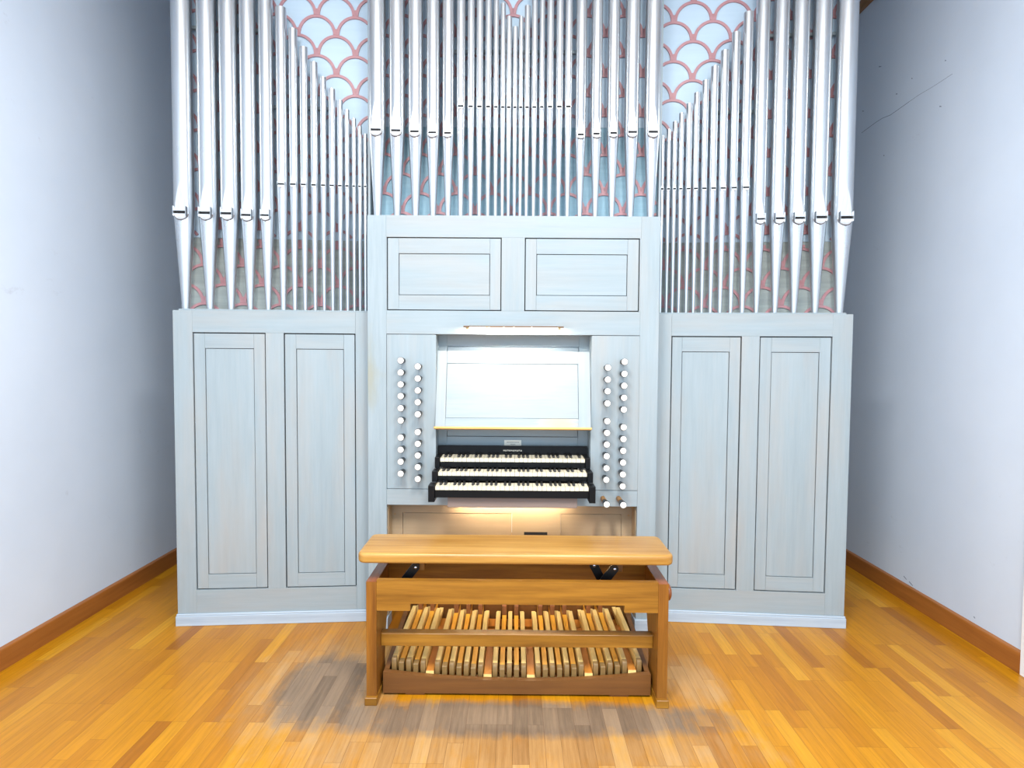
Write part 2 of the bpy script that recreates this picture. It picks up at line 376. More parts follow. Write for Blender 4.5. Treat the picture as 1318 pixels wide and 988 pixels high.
# ---------------------------------------------------------------- the console
U = lambda px, py, v=0: CF.uz(px, py, v)
cx0 = (U(472, 277)[0]+U(474.3, 600)[0])/2; cx1 = (U(850.5, 280)[0]+U(843.5, 690)[0])/2
ztc = (U(472, 275.5)[1]+U(850, 279.5)[1])/2
con = thing('organ_console', 'tall pale blue organ console with drawknobs and a lit music desk', 'organ console', CF.m)
T = .026
pan = [dspec(CF, (497, 303.5), (646, 307), (498.5, 398.5), (645, 401), (513, 325), (630.5, 327), (513, 379), (630.5, 380.5)),
       dspec(CF, (675, 306.5), (824.5, 306), (675.5, 400.5), (822, 400.5), (690.4, 327), (807.7, 327), (690.4, 380.5), (807.5, 380.5))]
pz0 = (pan[0][2]+pan[1][2])/2; pz1 = (pan[0][3]+pan[1][3])/2
j0 = U(497.5, 530)[0]; j1 = U(561, 500)[0]; j2 = U(760.5, 500)[0]; j3 = U(822, 530)[0]
jt = U(660, 430.5)[1]; jb = U(500, 629.5)[1]*.5+U(820, 631)[1]*.5
rb = U(499, 649.5)[1]*.5+U(819, 652)[1]*.5
k0 = U(499, 652)[0]; k1 = U(819, 652)[0]
B('stile', 'stain', con, (cx0, j0, 0, T, .06, ztc), bev=.0015)
B('stile', 'paint_v', con, (j3, cx1, 0, T, .06, ztc), bev=.0015)
B('stile', 'paint_v', con, (pan[0][1], pan[1][0], .0003, T, pz0, pz1), bev=.0007)
B('rail', 'paint_h', con, (j0+.0002, j3-.0002, .0004, T, pz1+.0002, ztc), (j0+.0002, j3-.0002, .0004, T, jt, pz0-.0002), bev=.0007)
B('stile', 'paint_v', con, (j0, pan[0][0], .0003, T, pz0, pz1), (pan[1][1], j3, .0003, T, pz0, pz1))
for p in pan: door(con, 'panel_frame', p[0], p[1], pz0, pz1, p[4], p[5], p[6], p[7], grain='h', gap=.005)
B('backing_board', 'dark', con, (cx0+.03, cx1-.03, T+.012, T+.02, jt+.01, ztc-.04))
B('side_panel', 'paint_v', con, (cx0, cx0+.02, T+.0004, .8, .0, ztc-.001), (cx1-.02, cx1, T+.0004, .8, .0, ztc-.001))
B('top_board', 'paint_h', con, (cx0+.021, cx1-.021, T+.0006, .8, ztc-.022, ztc-.002))
# stop jambs and the rail under them
for a, b in ((j0, j1), (j2, j3)):
    B('stop_jamb', 'paint_v', con, (a+.002, b, .002, .03, jb+.002, jt-.003), bev=.0007)
B('rail', 'paint_h', con, (j0+.0002, j3-.0002, .0004, T, rb, jb-.001), bev=.0015)
# niche behind the music desk
nb = .115
B('niche_side', 'paint_v', con, (j1-.018, j1-.0004, .0305, nb+.01, jb, jt-.003), (j2+.0004, j2+.018, .0305, nb+.01, jb, jt-.003))
B('niche_top', 'paint_h', con, (j1-.018, j2+.018, T+.001, nb+.012, jt-.0, jt+.014))
iu = (U(575.5, 446, nb)[0], U(745, 446, nb)[0]); iz = (U(660, 562, nb)[1], U(660, 446, nb)[1])
door(con, 'niche_back', j1-.02, j2+.02, U(660, 592, nb)[1], jt+.02, iu[0], iu[1], iz[0], iz[1], v=nb, grain='h', gap=0)
# music desk, leaning back
mz0, mz1 = U(660, 552.5, -.03)[1], U(660, 452, .06)[1]
ml = math.hypot(mz1-mz0, .095); ma = math.atan2(.095, mz1-mz0)
md = bpy.data.objects.new('music_desk', None); COL.objects.link(md); md.parent = con
md.location = (0, -.035, mz0); md.rotation_euler = (-ma, 0, 0)
a, b = U(559.5, 553, -.035)[0]+.001, U(760.8, 553, -.035)[0]-.001
fu0, fu1 = U(574.2, 500, .01)[0], U(744.5, 500, .01)[0]
fz0 = ml*(1-(538.5-452)/100.5); fz1 = ml*(1-(468.3-452)/100.5)
a2 = max(a, j1-.006); b2 = min(b, j2+.006)
sA, sB = j1+.0006, j2-.0006
B('desk_stile', 'paint_v', md, (sA, fu0, 0, .02, .012, ml), (fu1, sB, 0, .02, .012, ml), bev=.0007)
B('desk_rail', 'worn', md, (fu0+.0003, fu1-.0003, 0, .02, .012, fz0, ), bev=.001)
B('desk_rail', 'paint_h', md, (fu0+.0003, fu1-.0003, 0, .02, fz1, ml), bev=.001)
B('desk_panel', 'paint_h', md, (fu0+.0015, fu1-.0015, .003, .016, fz0+.0015, fz1-.0015), bev=.001)
B('desk_ledge', 'oak_raw', md, (a2-.004, b2+.004, -.022, .02, 0, .0118), bev=.002)
# plinth feet
pz = .062
B('plinth', 'plinth', con, (cx0-.01, k0+.002, -.014, .10, 0, pz), (k1-.002, cx1+.01, -.014, .10, 0, pz), bev=.002)
# kick space
kb = .115
B('kick_side', 'kick', con, (k0-.016, k0-.0004, T+.001, kb+.02, .064, rb+.02), (k1+.0004, k1+.016, T+.001, kb+.02, .064, rb+.02))
kz = lambda y: U(660, y, kb)[1]
ku = lambda x: U(x, 670, kb)[0]
B('kick_board', 'kick', con, (k0, ku(518.2), kb, kb+.02, .3, kz(649)+.03), (ku(800), k1, kb, kb+.02, .3, kz(649)+.03),
  (ku(518.2), ku(800), kb, kb+.02, kz(660.5), kz(649)+.03), (ku(659), ku(721.6), kb, kb+.02, .3, kz(660.5)-.0002))
B('kick_panel', 'kick', con, (ku(518.2)+.002, ku(659)-.002, kb+.003, kb+.02, .3, kz(660.5)-.003), (ku(721.6)+.002, ku(800)-.002, kb+.003, kb+.02, .3, kz(660.5)-.003))
B('kick_slot', 'dark', con, (ku(674.6), ku(704.6), kb-.002, kb+.001, kz(688), kz(684.2)))
B('kick_back', 'dark', con, (k0, k1, kb+.35, kb+.36, 0.0, .3))
B('kick_top', 'kick', con, (k0+.0005, k1-.0005, T+.001, kb-.0005, rb+.03, rb+.042))
# small screws in the kick board
for px, py in ((508.5, 661), (809, 663)):
    bm = bmesh.new(); q = U(px, py, kb); cyl(bm, (q[0], kb-.002, q[1]), (q[0], kb+.002, q[1]), .004, n=12)
    obj('screw', bm, 'brass', con)

# drawknobs
def drawknob(px, py, z_rail=False, out=.075):
    u, z = U(px, py, -out)
    k = bpy.data.objects.new('drawknob', None); COL.objects.link(k)
    k.parent = con; k.location = (u, 0, z)
    R = .0185
    bm = bmesh.new(); lathe(bm, [(.0005, .013), (-.012, .013), (-out*.55, .0125), (-out*.72, .0165), (-out+.007, R), (-out+.002, R), (-out, R-.0015)], (0, 0, 0), 'y', 20)
    obj('shank', bm, 'shank', k, 40)
    if z_rail:
        bm = bmesh.new(); lathe(bm, [(0, .012), (-out*.5, .012)], (0, 0, 0), 'y', 16); 
        o = obj('stem', bm, 'bench', k, 40); o.scale = (1.15, 1, 1.15)
    bm = bmesh.new(); lathe(bm, [(-out+.001, R-.0022), (-out-.002, R-.0022), (-out-.0032, R-.005)], (0, 0, 0), 'y', 20)
    w = random.choice((.008, .011, .013))
    n0 = len(bm.faces)
    x = -w
    while x < w:                                     # engraved stop name, too small to read in the photo
        l = random.choice((.0016, .0024, .003)); box(bm, x, min(x+l, w), -out-.0036, -out-.0030, -.0010, .0012); x += l+.0009
    box(bm, -.0025, .0025, -out-.0036, -out-.0030, -.0062, -.0045)
    bm.faces.ensure_lookup_table()
    for f in bm.faces[n0:]: f.material_index = 1
    obj('knob_face', bm, None, k, 30, mats=['face', 'ink'])
for y in (463.8, 479.3, 494.5, 509.6, 525.2, 541, 563, 578.6, 594, 609.4): drawknob(515.7, y)
for y in (471.5, 487, 502.4, 517.5, 533, 556, 571, 586, 601, 616.3): drawknob(537.7, y)
for i, y in enumerate((473, 488.4, 503.4, 519, 542, 557, 572, 587, 602.4, 617.3)): drawknob(782.6-i*.25, y)
for i, y in enumerate((465.5, 481, 496.3, 511.8, 527, 549.7, 565, 580, 595.3, 610.5, 625.7)): drawknob(804-i*.26, y)
drawknob(780.8, 649, True, .145); drawknob(802.3, 649.8, True, .155)

# nameplates
q0, q1 = U(649, 573.3, nb), U(671, 566.2, nb)
bm = bmesh.new(); box(bm, q0[0], q1[0], nb-.0025, nb+.001, q0[1], q1[1])
n0 = len(bm.faces); mid = (q0[0]+q1[0])/2; zz = q0[1]+(q1[1]-q0[1])*.62
for row, wd in ((zz, .034), (zz-.011, .014)):
    x = mid-wd
    while x < mid+wd:
        l = random.choice((.0016, .0022, .003)); box(bm, x, x+l, nb-.0032, nb-.0024, row-.0016, row+.0018); x += l+.001
bm.faces.ensure_lookup_table()
for f in bm.faces[n0:]: f.material_index = 1
tagp = obj('name_plate', bm, None, con, mats=['plate', 'ink']); tagp['label'] = 'small cream name plate with two lines of lettering'

# ---------------------------------------------------------------- keyboards
NATW = .02355
def manual(nm, label, xl_px, y_px, Yf, top_text=False, lowest=False, cheek=None):
    c = at(659, y_px, Yf); xm = (at(xl_px[0], y_px, Yf).x+at(xl_px[1], y_px, Yf).x)/2
    w = (at(xl_px[1], y_px, Yf).x-at(xl_px[0], y_px, Yf).x); nw = w/33
    t = thing(nm, label, 'keyboard', Matrix.Translation((xm, Yf, c.z)))
    proto = {}
    kd, kc = (.135, .135) if top_text else (.102, .080)
    pat = {0: (0, .6), 1: (.4-.0, .0), }
    sharps_after = (0, 1, 3, 4, 5)
    bw = nw*.54
    for i in range(33):
        s = i % 7; L = (s in (1, 2, 4, 5, 6)) and i > 0; R = s in sharps_after and i < 32
        key = (L, R)
        if key not in proto:
            bm = bmesh.new(); g = .0009; d1 = .040
            xa = g+(bw/2 if L else 0); xb = nw-g-(bw/2 if R else 0)
            pts = [(g, 0), (nw-g, 0), (nw-g, d1), (xb, d1), (xb, kd), (xa, kd), (xa, d1), (g, d1)]
            pp = [p for j, p in enumerate(pts) if p != pts[j-1]]
            prism(bm, pp, 'z', -.018, 0)
            o = obj('white_key', bm, 'ivory', t); proto[key] = o
        else:
            o = proto[key].copy(); COL.objects.link(o)
        o.location.x = -w/2+i*nw
        o.location.z = random.uniform(-.0003, .0003)
    so = None
    for i in range(32):
        if i % 7 in sharps_after:
            if so is None:
                bm = bmesh.new(); h = .0115; b2 = bw/2-.001
                prism(bm, [(.034, -.01), (.034, .002), (.039, h), (kd, h+.001), (kd, -.01)], 'x', -b2, b2)
                so = obj('black_key', bm, 'blackkey', t)
                o = so
            else:
                o = so.copy(); COL.objects.link(o)
            o.location.x = -w/2+(i+1)*nw
    B('key_bed', 'cheek', t, (-w/2-.001, w/2+.001, .004, kd, -.034, -.0185))
    ch = cheek
    B('key_slip', 'cheek', t, (-w/2-.002, w/2+.002, ch[0], ch[0]+.022, ch[1], -.0186), bev=.001)
    for s in (-1, 1):
        xa, xb = sorted((s*(w/2+.002), s*(w/2+ch[2])))
        B('key_cheek', 'cheek', t, (xa, xb, ch[3], kc, ch[4], ch[5]), bev=.002, seg=2)
    if top_text:
        B('name_board', 'cheek', t, (-w/2-ch[2], w/2+ch[2], kd+.001, kd+.016, -.03, ch[6]), bev=.001)
        bm = bmesh.new(); x0 = at(647.5, 579.6, Yf+kd).x-xm; x1 = at(672, 579.6, Yf+kd).x-xm; z = at(660, 579.6, Yf+kd).z-c.z
        n = 10
        for i in range(n):
            x = x0+(x1-x0)*(i+.5)/n; box(bm, x-.0034, x-.0022, kd-.0004, kd+.0015, z-.0038, z+.0038); box(bm, x+.002, x+.0032, kd-.0004, kd+.0015, z-.0038, z+.0038)
            zz = z+random.choice((-.003, 0, .003)); box(bm, x-.0026, x+.0026, kd-.0004, kd+.0015, zz-.0006, zz+.0006)
        o = obj('maker_lettering', bm, 'plate', t); o['label'] = 'row of tiny spaced white capitals'
    return t, c.z, xm, w
g_ = 'stacked manual keyboards of the organ'
t1, z1, xm1, w1 = manual('manual_keyboard', 'lowest and widest of the three stacked black-cheeked organ keyboards', (560, 757.8), 626.6, 3.13, cheek=(.006, -.058, .034, -.012, -.078, .006))
t2, z2, xm2, w2 = manual('manual_keyboard', 'middle one of the three stacked black-cheeked organ keyboards', (563.8, 755.6), 608.2, 3.232, cheek=(.012, -.047, .031, -.010, -.050, .006))
t3, z3, xm3, w3 = manual('manual_keyboard', 'uppermost of the three stacked organ keyboards, under the cream name plate', (566.5, 753.0), 590.2, 3.325, True, cheek=(.012, -.05, .028, -.010, -.052, .006, .05))
for t in (t1, t2, t3): t['group'] = g_
# under-board of the key desk (belongs to the console)
zu = z1-.058
B('key_desk', 'under', con, (U(577, 650, -.2)[0], U(742, 650, -.2)[0], -.235, .0, at(660, 653, 3.17).z, zu-.0008), bev=.0015)
B('key_desk_support', 'cheek', con, (-.36+xm1, .36+xm1, -.10, .10, zu, z2-.055))
B('key_desk_support', 'cheek', con, (-.36+xm1, .36+xm1, .0, .11, z2-.055, z3-.056))

# ---------------------------------------------------------------- lamps
LV = -.078
p0, p1 = at(596.5, 420.3, 3.4+LV), at(725.5, 421.2, 3.4+LV)
lamp = thing('desk_lamp', 'slim strip lamp fixed above the music desk', 'lamp', Matrix.Translation(((p0.x+p1.x)/2, 3.4, p0.z)))
hw = (p1.x-p0.x)/2
bm = bmesh.new(); prism(bm, [(LV-.004, -.0045), (LV, -.0045), (LV, .0035), (-.020, .0035), (-.020, .005), (LV-.004, .005)], 'x', -hw, hw); obj('lamp_bar', bm, 'bronze', lamp)
for s in (-1, 1):
    B('bracket', 'brass', lamp, (s*(hw-.022)-.003, s*(hw-.022)+.003, LV+.0002, -.0005, -.001, .0033), bev=.0006)
    B('socket', 'brass', lamp, (s*(hw-.022)-.009, s*(hw-.022)+.009, LV+.0003, LV+.022, -.012, -.0012), bev=.002)
bm = bmesh.new(); cyl(bm, (-hw+.034, LV+.014, -.0012), (hw-.034, LV+.014, -.0012), .0042, n=12); obj('tube', bm, 'glow_white', lamp, 40)
lamp2 = thing('key_desk_lamp', 'warm strip lamp tucked under the key desk, lighting the kick board', 'lamp', Matrix.Translation((xm1, 3.4, rb+.0298)))
bm = bmesh.new(); cyl(bm, (-.30, .052, -.012), (.30, .052, -.012), .006, n=12); obj('tube', bm, 'glow', lamp2, 40)
B('holder', 'under', lamp2, (-.33, .33, .032, .07, -.0035, 0), (-.33, -.3003, .038, .066, -.022, -.0037), (.3003, .33, .038, .066, -.022, -.0037))

# ---------------------------------------------------------------- organ pipes
def clampd(r, hw): return math.sqrt(max(r*r-hw*hw, 0))
def make_pipe(fr, zbase, cx_px, wpx, yref, v, ymouth, ytop, label, group, cat='organ pipe', toe=.36, ear='small', slot=.011, liph=3.0, zt=None):
    u, _ = fr.uz(cx_px, yref, v); Y, tn = fr.dist(cx_px, yref, v); cs = 1/math.sqrt(1+tn*tn)
    r = wpx*Y*cs/(2*F)
    _, zm = fr.uz(cx_px, ymouth, v-r*.8)
    ztop = zt if zt else fr.uz(cx_px, ytop, v)[1]
    t = thing('organ_pipe', label, cat, fr.m @ Matrix.Translation((u, v, zbase)), group)
    hf = zm-zbase; hb = ztop-zbase; rt = max(r*toe, .009)
    n = 40; up_h = r*liph; lo_h = r*.62
    def hwU(s): return .60*r*(1-s**1.7)
    # foot
    bm = bmesh.new(); rings = []
    zs = [0, hf*.5]+[hf-lo_h*(1-k/8) for k in range(9)]
    for z in sorted(zs):
        R = rt+(r-rt)*min(1, (z/hf)); s = (hf-z)/lo_h
        lim = clampd(R, .62*r*math.sqrt(max(0, 1-s*s))*R/r) if s < 1 else R
        ring = []
        for i in range(n):
            a = 2*math.pi*i/n; x, y = R*math.sin(a), -R*math.cos(a); ring.append(bm.verts.new((x, max(y, -lim), z)))
        rings.append(ring)
    for A, Bq in zip(rings, rings[1:]):
        for i in range(n): bm.faces.new((A[i], A[(i+1) % n], Bq[(i+1) % n], Bq[i]))
    bm.faces.new(rings[0][::-1]); bm.faces.new(rings[-1])
    obj('pipe_foot', bm, 'tin', t, 35)
    # body
    bm = bmesh.new(); rings = []
    zs = [hf+.0004+up_h*k/14 for k in range(15)]+[hf+up_h+(hb-hf-up_h)*k/3 for k in (1, 2, 3)]
    for z in zs:
        s = (z-hf)/up_h; lim = clampd(r, hwU(min(1, s))) if s < 1 else r
        rings.append([bm.verts.new((r*math.sin(2*math.pi*i/n), max(-r*math.cos(2*math.pi*i/n), -lim), z)) for i in range(n)])
    ri = r-.0015
    rings.append([bm.verts.new((ri*math.sin(2*math.pi*i/n), -ri*math.cos(2*math.pi*i/n), hb)) for i in range(n)])
    rings.append([bm.verts.new((ri*math.sin(2*math.pi*i/n), -ri*math.cos(2*math.pi*i/n), hb-.12)) for i in range(n)])
    for A, Bq in zip(rings, rings[1:]):
        for i in range(n): bm.faces.new((A[i], A[(i+1) % n], Bq[(i+1) % n], Bq[i]))
    bm.faces.new(rings[0][::-1]); bm.faces.new(rings[-1])
    obj('pipe_body', bm, 'tin', t, 35)
    # upper lip
    def plate(name, rows, th, mat='lip'):
        bm = bmesh.new(); prev = None
        for z, w, y in rows:
            q = [bm.verts.new(p) for p in ((-w, y-th, z), (w, y-th, z), (w, y+.001, z), (-w, y+.001, z))]
            if prev:
                for i in range(4): bm.faces.new((prev[i], prev[(i+1) % 4], q[(i+1) % 4], q[i]))
            else: bm.faces.new(q)
            prev = q
        bm.faces.new(prev[::-1]); obj(name, bm, mat, t, 35)
    plate('upper_lip', [(hf+slot/2+(up_h-slot/2)*k/12, max(hwU(k/12)*.985, .0004), -clampd(r, hwU(k/12))-.0004) for k in range(13)], .0012)
    lip_shade = []  # dark rim plate painted as the shade under the lower lip
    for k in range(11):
        s = k/10*.999; R2 = .0022+.66*r; z = hf-slot/2-R2*s; R = rt+(r-rt)*max(0, z/hf); w = R2*math.sqrt(1-s*s); lip_shade.append((z, w, -clampd(R, min(w, R*.98))-.0008))
    if ear in ('box', 'plate'): plate('lip_shade_rim', lip_shade, .0022, 'lip_shade')
    rows = []
    for k in range(11):
        s = k/10*.999; z = hf-slot/2-lo_h*s; R = rt+(r-rt)*max(0, z/hf); w = .62*r*math.sqrt(1-s*s); rows.append((z, w, -clampd(R, w)-.0005))
    plate('lower_lip', rows, .006 if ear in ('box', 'plate') else .0015)
    B('mouth', 'dark', t, (-.59*r, .59*r, -.8*r-.0035, -.8*r+.004, hf-slot/2, hf+slot/2))
    if ear == 'box':
        for s in (-1, 1):
            x = s*.62*r; B('ear', 'tin', t, (x-.0012, x+.0012, -.8*r-.026, -.72*r, hf-.024, hf+.030), bev=.0005)
    elif ear == 'plate':
        for s in (-1, 1):
            x = s*.63*r; B('ear', 'tin', t, (x-.001, x+.001, -.8*r-.009, -.72*r, hf-.018, hf+.022), bev=.0004)
    elif ear == 'small':
        for s in (-1, 1):
            x = s*.66*r; B('ear', 'tin', t, (x-.0008, x+.0008, -.8*r-.010, -.70*r, hf-.007, hf+.011))
    else:
        for s in (-1, 1):
            x = s*.70*r; B('ear', 'tin', t, (x-.0006, x+.0006, -.8*r-.004, -.66*r, hf-.004, hf+.004))
    return t
VP = .125
ordn = ['', 'second ', 'third ', 'fourth ', 'fifth ', 'sixth ', 'seventh ', 'eighth ', 'ninth ', 'tenth ', 'eleventh ']
edge = lambda a, b: ((a+b)/2, b-a)
tb = .010
B('toe_board', 'paint_h', cl, (LW.uz(230, 398, .03)[0], uL1, .0265, .205, zL-.0018, zL+tb), bev=.001)
B('toe_board', 'paint_h', cr, (uR0, RW.uz(1089, 404, .03)[0], .0265, .205, zR-.0018, zR+tb), bev=.001)
# left wing
big = [(222.3, 250.1, 273), (254.7, 280.9, 274), (283, 307.5, 274.7), (309.3, 331, 276.8), (334, 353, 277)]
for i, (a, b, m) in enumerate(big):
    c, w = edge(a, b)
    lab = ('thickest silver pipe at the far left, beside the left wall' if i == 0 else '%sthick silver pipe from the left wall, with a boxed mouth' % ordn[i])
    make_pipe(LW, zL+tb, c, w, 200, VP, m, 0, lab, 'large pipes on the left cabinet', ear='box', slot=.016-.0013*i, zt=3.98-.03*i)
sm = [(356, 370.4, 236.7, 11), (372.4, 384, 237, 38), (386.3, 397, 237.4, 61.5), (399.8, 409.6, 237.9, 81), (412.3, 420.5, 238.3, 100), (423.2, 431.9, 238.6, 115), (434.2, 441.5, 238.9, 130), (443.7, 450, 239.2, 142), (452.8, 458.5, 239.5, 153), (460.4, 466, 239.7, 163), (467.6, 472.9, 240, 173)]
for i, (a, b, m, tp) in enumerate(sm):
    c, w = edge(a, b)
    if i == 0: lab = 'tallest slim silver pipe of the stepped row on the left cabinet'
    elif i == 10: lab = 'shortest slim silver pipe of the stepped row on the left cabinet, beside the console'
    else: lab = '%stallest slim silver pipe of the stepped row on the left cabinet' % ordn[i]
    make_pipe(LW, zL+tb, c, w, 200, VP, m, tp, lab, 'slim stepped pipes on the left cabinet', toe=.5, ear='small' if i < 4 else 'tiny', slot=.0085, liph=2.4)
# right wing
big = [(969, 987, 281.8), (992, 1012, 281), (1015.6, 1038, 280.5), (1042, 1066.4, 279.5), (1071.5, 1100, 279.8)][::-1]
for i, (a, b, m) in enumerate(big):
    c, w = edge(a, b)
    lab = ('thickest silver pipe at the far right, beside the right wall' if i == 0 else '%sthick silver pipe from the right wall, with a boxed mouth' % ordn[i])
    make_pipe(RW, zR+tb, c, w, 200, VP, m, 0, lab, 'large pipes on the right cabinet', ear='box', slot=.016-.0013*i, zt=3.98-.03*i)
sm = [(850, 855.5, 243, 175), (857.8, 863.5, 243, 167), (865.3, 871.5, 242.9, 157), (873.3, 880, 242.8, 146), (882.4, 890.4, 242.7, 134), (892, 899.7, 242.5, 120), (902.4, 910.9, 242.3, 104), (913, 923, 242.1, 86), (925, 936, 241.9, 66), (939, 950, 241.5, 42.6), (953, 966, 241, 17)][::-1]
for i, (a, b, m, tp) in enumerate(sm):
    c, w = edge(a, b)
    if i == 0: lab = 'tallest slim silver pipe of the stepped row on the right cabinet'
    elif i == 10: lab = 'shortest slim silver pipe of the stepped row on the right cabinet, beside the console'
    else: lab = '%stallest slim silver pipe of the stepped row on the right cabinet' % ordn[i]
    make_pipe(RW, zR+tb, c, w, 200, VP, m, tp, lab, 'slim stepped pipes on the right cabinet', toe=.5, ear='small' if i < 4 else 'tiny', slot=.0085, liph=2.4)
# centre
CV = .13
B('toe_board', 'paint_h', con, (U(483, 276, CV)[0], U(841, 279, CV)[0], .0265, .205, ztc-.0018, ztc+.003))
zc0 = ztc+.003
bl = [(475, 496.4, 167), (501, 521, 168), (525.6, 544.3, 169.2), (549, 566, 170.7), (569.4, 584.4, 171.3)]
br_ = [(741, 754.7, 173.3), (761, 775, 172.3), (782, 797, 171.3), (804.4, 822.8, 170), (830, 850, 169.8)][::-1]
for side, L in (('left', bl), ('right', br_)):
    for i, (a, b, m) in enumerate(L):
        c, w = edge(a, b)
        lab = 'thick silver pipe standing on the %s end of the console top' % side if i == 0 else '%sthick silver pipe from the %s end of the console top' % (ordn[i], side)
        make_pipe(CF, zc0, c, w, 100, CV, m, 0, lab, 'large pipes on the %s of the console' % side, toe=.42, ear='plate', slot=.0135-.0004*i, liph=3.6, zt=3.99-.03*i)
sl = [(587.7, 599, 136.5, -150), (601.6, 611, 136.8, -118), (613, 622, 137, -85), (624.4, 632.8, 137.3, -55), (635, 642, 137.6, -30), (644, 650.6, 137.8, 5), (651.6, 658.6, 138, 22)]
sr = [(727, 736.5, 137.2, -150), (715.4, 724.8, 137.3, -118), (703.7, 712.6, 137.4, -85), (694, 701, 137.6, -55), (684, 691.7, 137.8, -30), (675, 682, 138, 8), (667.5, 673.4, 138.1, 22)]
make_pipe(CF, zc0, 663, 6.2, 100, CV, 138.1, 35, 'shortest slim silver pipe, in the exact middle of the console top', 'slim pipes on the middle of the console', toe=.6, ear='tiny', slot=.0095, liph=2.4)
for side, L in (('left', sl), ('right', sr)):
    for i, (a, b, m, tp) in enumerate(L):
        c, w = edge(a, b)
        k = 6-i
        lab = 'slim silver pipe immediately %s of the shortest middle pipe' % side if k == 0 else '%sslim silver pipe to the %s of the shortest middle pipe' % (ordn[k], side)
        make_pipe(CF, zc0, c, w, 100, CV, m, tp, lab, 'slim pipes on the middle of the console', toe=.55, ear='tiny', slot=.0095, liph=2.4, zt=(None if tp > -90 else min(fr_z, 3.97)) if (fr_z := CF.uz(c, tp, CV)[1]) else None)

# ---------------------------------------------------------------- fretted back boards
def fret(fr, v, u0, u1, z0, z1, ua, za, px_, pz_, parent, zsplit):
    """fish-scale fretwork: ua/za = one arc apex"""
    R = px_/2; bm = bmesh.new(); th = .007
    kmin = int((z0-za)/pz_)-2; kmax = int((z1-za)/pz_)+2
    imin = int((u0-ua)/px_)-2; imax = int((u1-ua)/px_)+2
    w = .155
    def poly(P):
        if min(p[0] for p in P) < u0 or max(p[0] for p in P) > u1 or min(p[1] for p in P) < z0 or max(p[1] for p in P) > z1: return
        prism(bm, P, 'y', v-th, v+.0006)
    for k in range(kmin, kmax+1):
        for i in range(imin, imax+1):
            cu = ua+i*px_+(R if k % 2 else 0); cz = za+k*pz_-R*pz_/R   # centre one row below its apex
            N = 20
            for j in range(N):
                a, b = math.pi*j/N, math.pi*(j+1)/N; sz = pz_/R
                ro = lambda t: R
                rin = lambda t: R*(1-.135-.02*abs(math.cos(t))**3)
                poly([(cu+rin(a)*math.cos(a), cz+rin(a)*sz*math.sin(a)), (cu+ro(a)*math.cos(a), cz+ro(a)*sz*math.sin(a)), (cu+ro(b)*math.cos(b), cz+ro(b)*sz*math.sin(b)), (cu+rin(b)*math.cos(b), cz+rin(b)*sz*math.sin(b))])
            poly([(cu+R, cz), (cu+R+.05*R, cz+.3*R), (cu+R-.05*R, cz+.3*R)])
    return obj('fretwork', bm, 'pink', parent)
BV = .215
def backboard(fr, label, pu0, pu1, z0, apex, per, low, mat_low, rails, ztop=3.95, sides=True, extra=None):
    t = thing('back_panel', label, 'back panel', fr.m)
    u0, u1 = pu0, pu1
    zs = low
    B('upper_board', 'bluepanel', t, (u0, u1, BV+.001, BV+.018, zs+.0015, ztop))
    B('lower_board', mat_low, t, (u0, u1, BV, BV+.018, z0, zs))
    if extra is None: fret(fr, BV, u0, u1, z0, ztop, apex[0], apex[1], per[0], per[1], t, zs)
    else:
        fret(fr, BV, u0, u1, z0, zs, apex[0], apex[1], per[0], per[1], t, zs)
        fret(fr, BV, u0, u1, zs+.002, ztop, extra[0], extra[1], per[0], per[1], t, zs)
    for (ra, rb_, rz, rv) in rails:
        B('support_rail', 'paint_h', t, (ra, rb_, rv, rv+.02, rz-.012, rz+.006), bev=.001)
    return t
# left wing
def measure(fr, ax, ay, ax2, ay2):    # apex position and pitch
    return fr.uz(ax, ay, BV), fr.uz(ax2, ay2, BV)
A1 = LW.uz(363, 390, BV); A2 = LW.uz(412, 390, BV); pu = A2[0]-A1[0]
A3 = LW.uz(457.5, 19.5, BV); pzv = (A3[1]-A1[1])/15
uA = LW.uz(239, 392, BV)[0]; uB = LW.uz(478, 392, BV)[0]
t = backboard(LW, 'light blue back board with pink fish-scale fretwork behind the left pipes', uA, uB, zL, A1, (pu, pzv), LW.uz(360, 308, BV)[1], 'greygreen',
  [(LW.uz(238, 40, .2)[0], LW.uz(349, 40, .2)[0], LW.uz(300, 38, .2)[1], .186), (LW.uz(352, 140, .2)[0], LW.uz(430, 140, .2)[0], LW.uz(390, 139, .2)[1], .186)], extra=(A3[0], A3[1]-.009))
B('side_board', 'paint_v', t, (uA-.012, uA-.0005, .19, BV+.018, zL+tb+.001, 3.95))
A1 = RW.uz(905, 392.5, BV); A2 = RW.uz(954.5, 393, BV); pu = A2[0]-A1[0]
A3 = RW.uz(892, 54, BV); pzr = pzv
uA2 = RW.uz(845, 392, BV)[0]; uB2 = RW.uz(1077, 392, BV)[0]
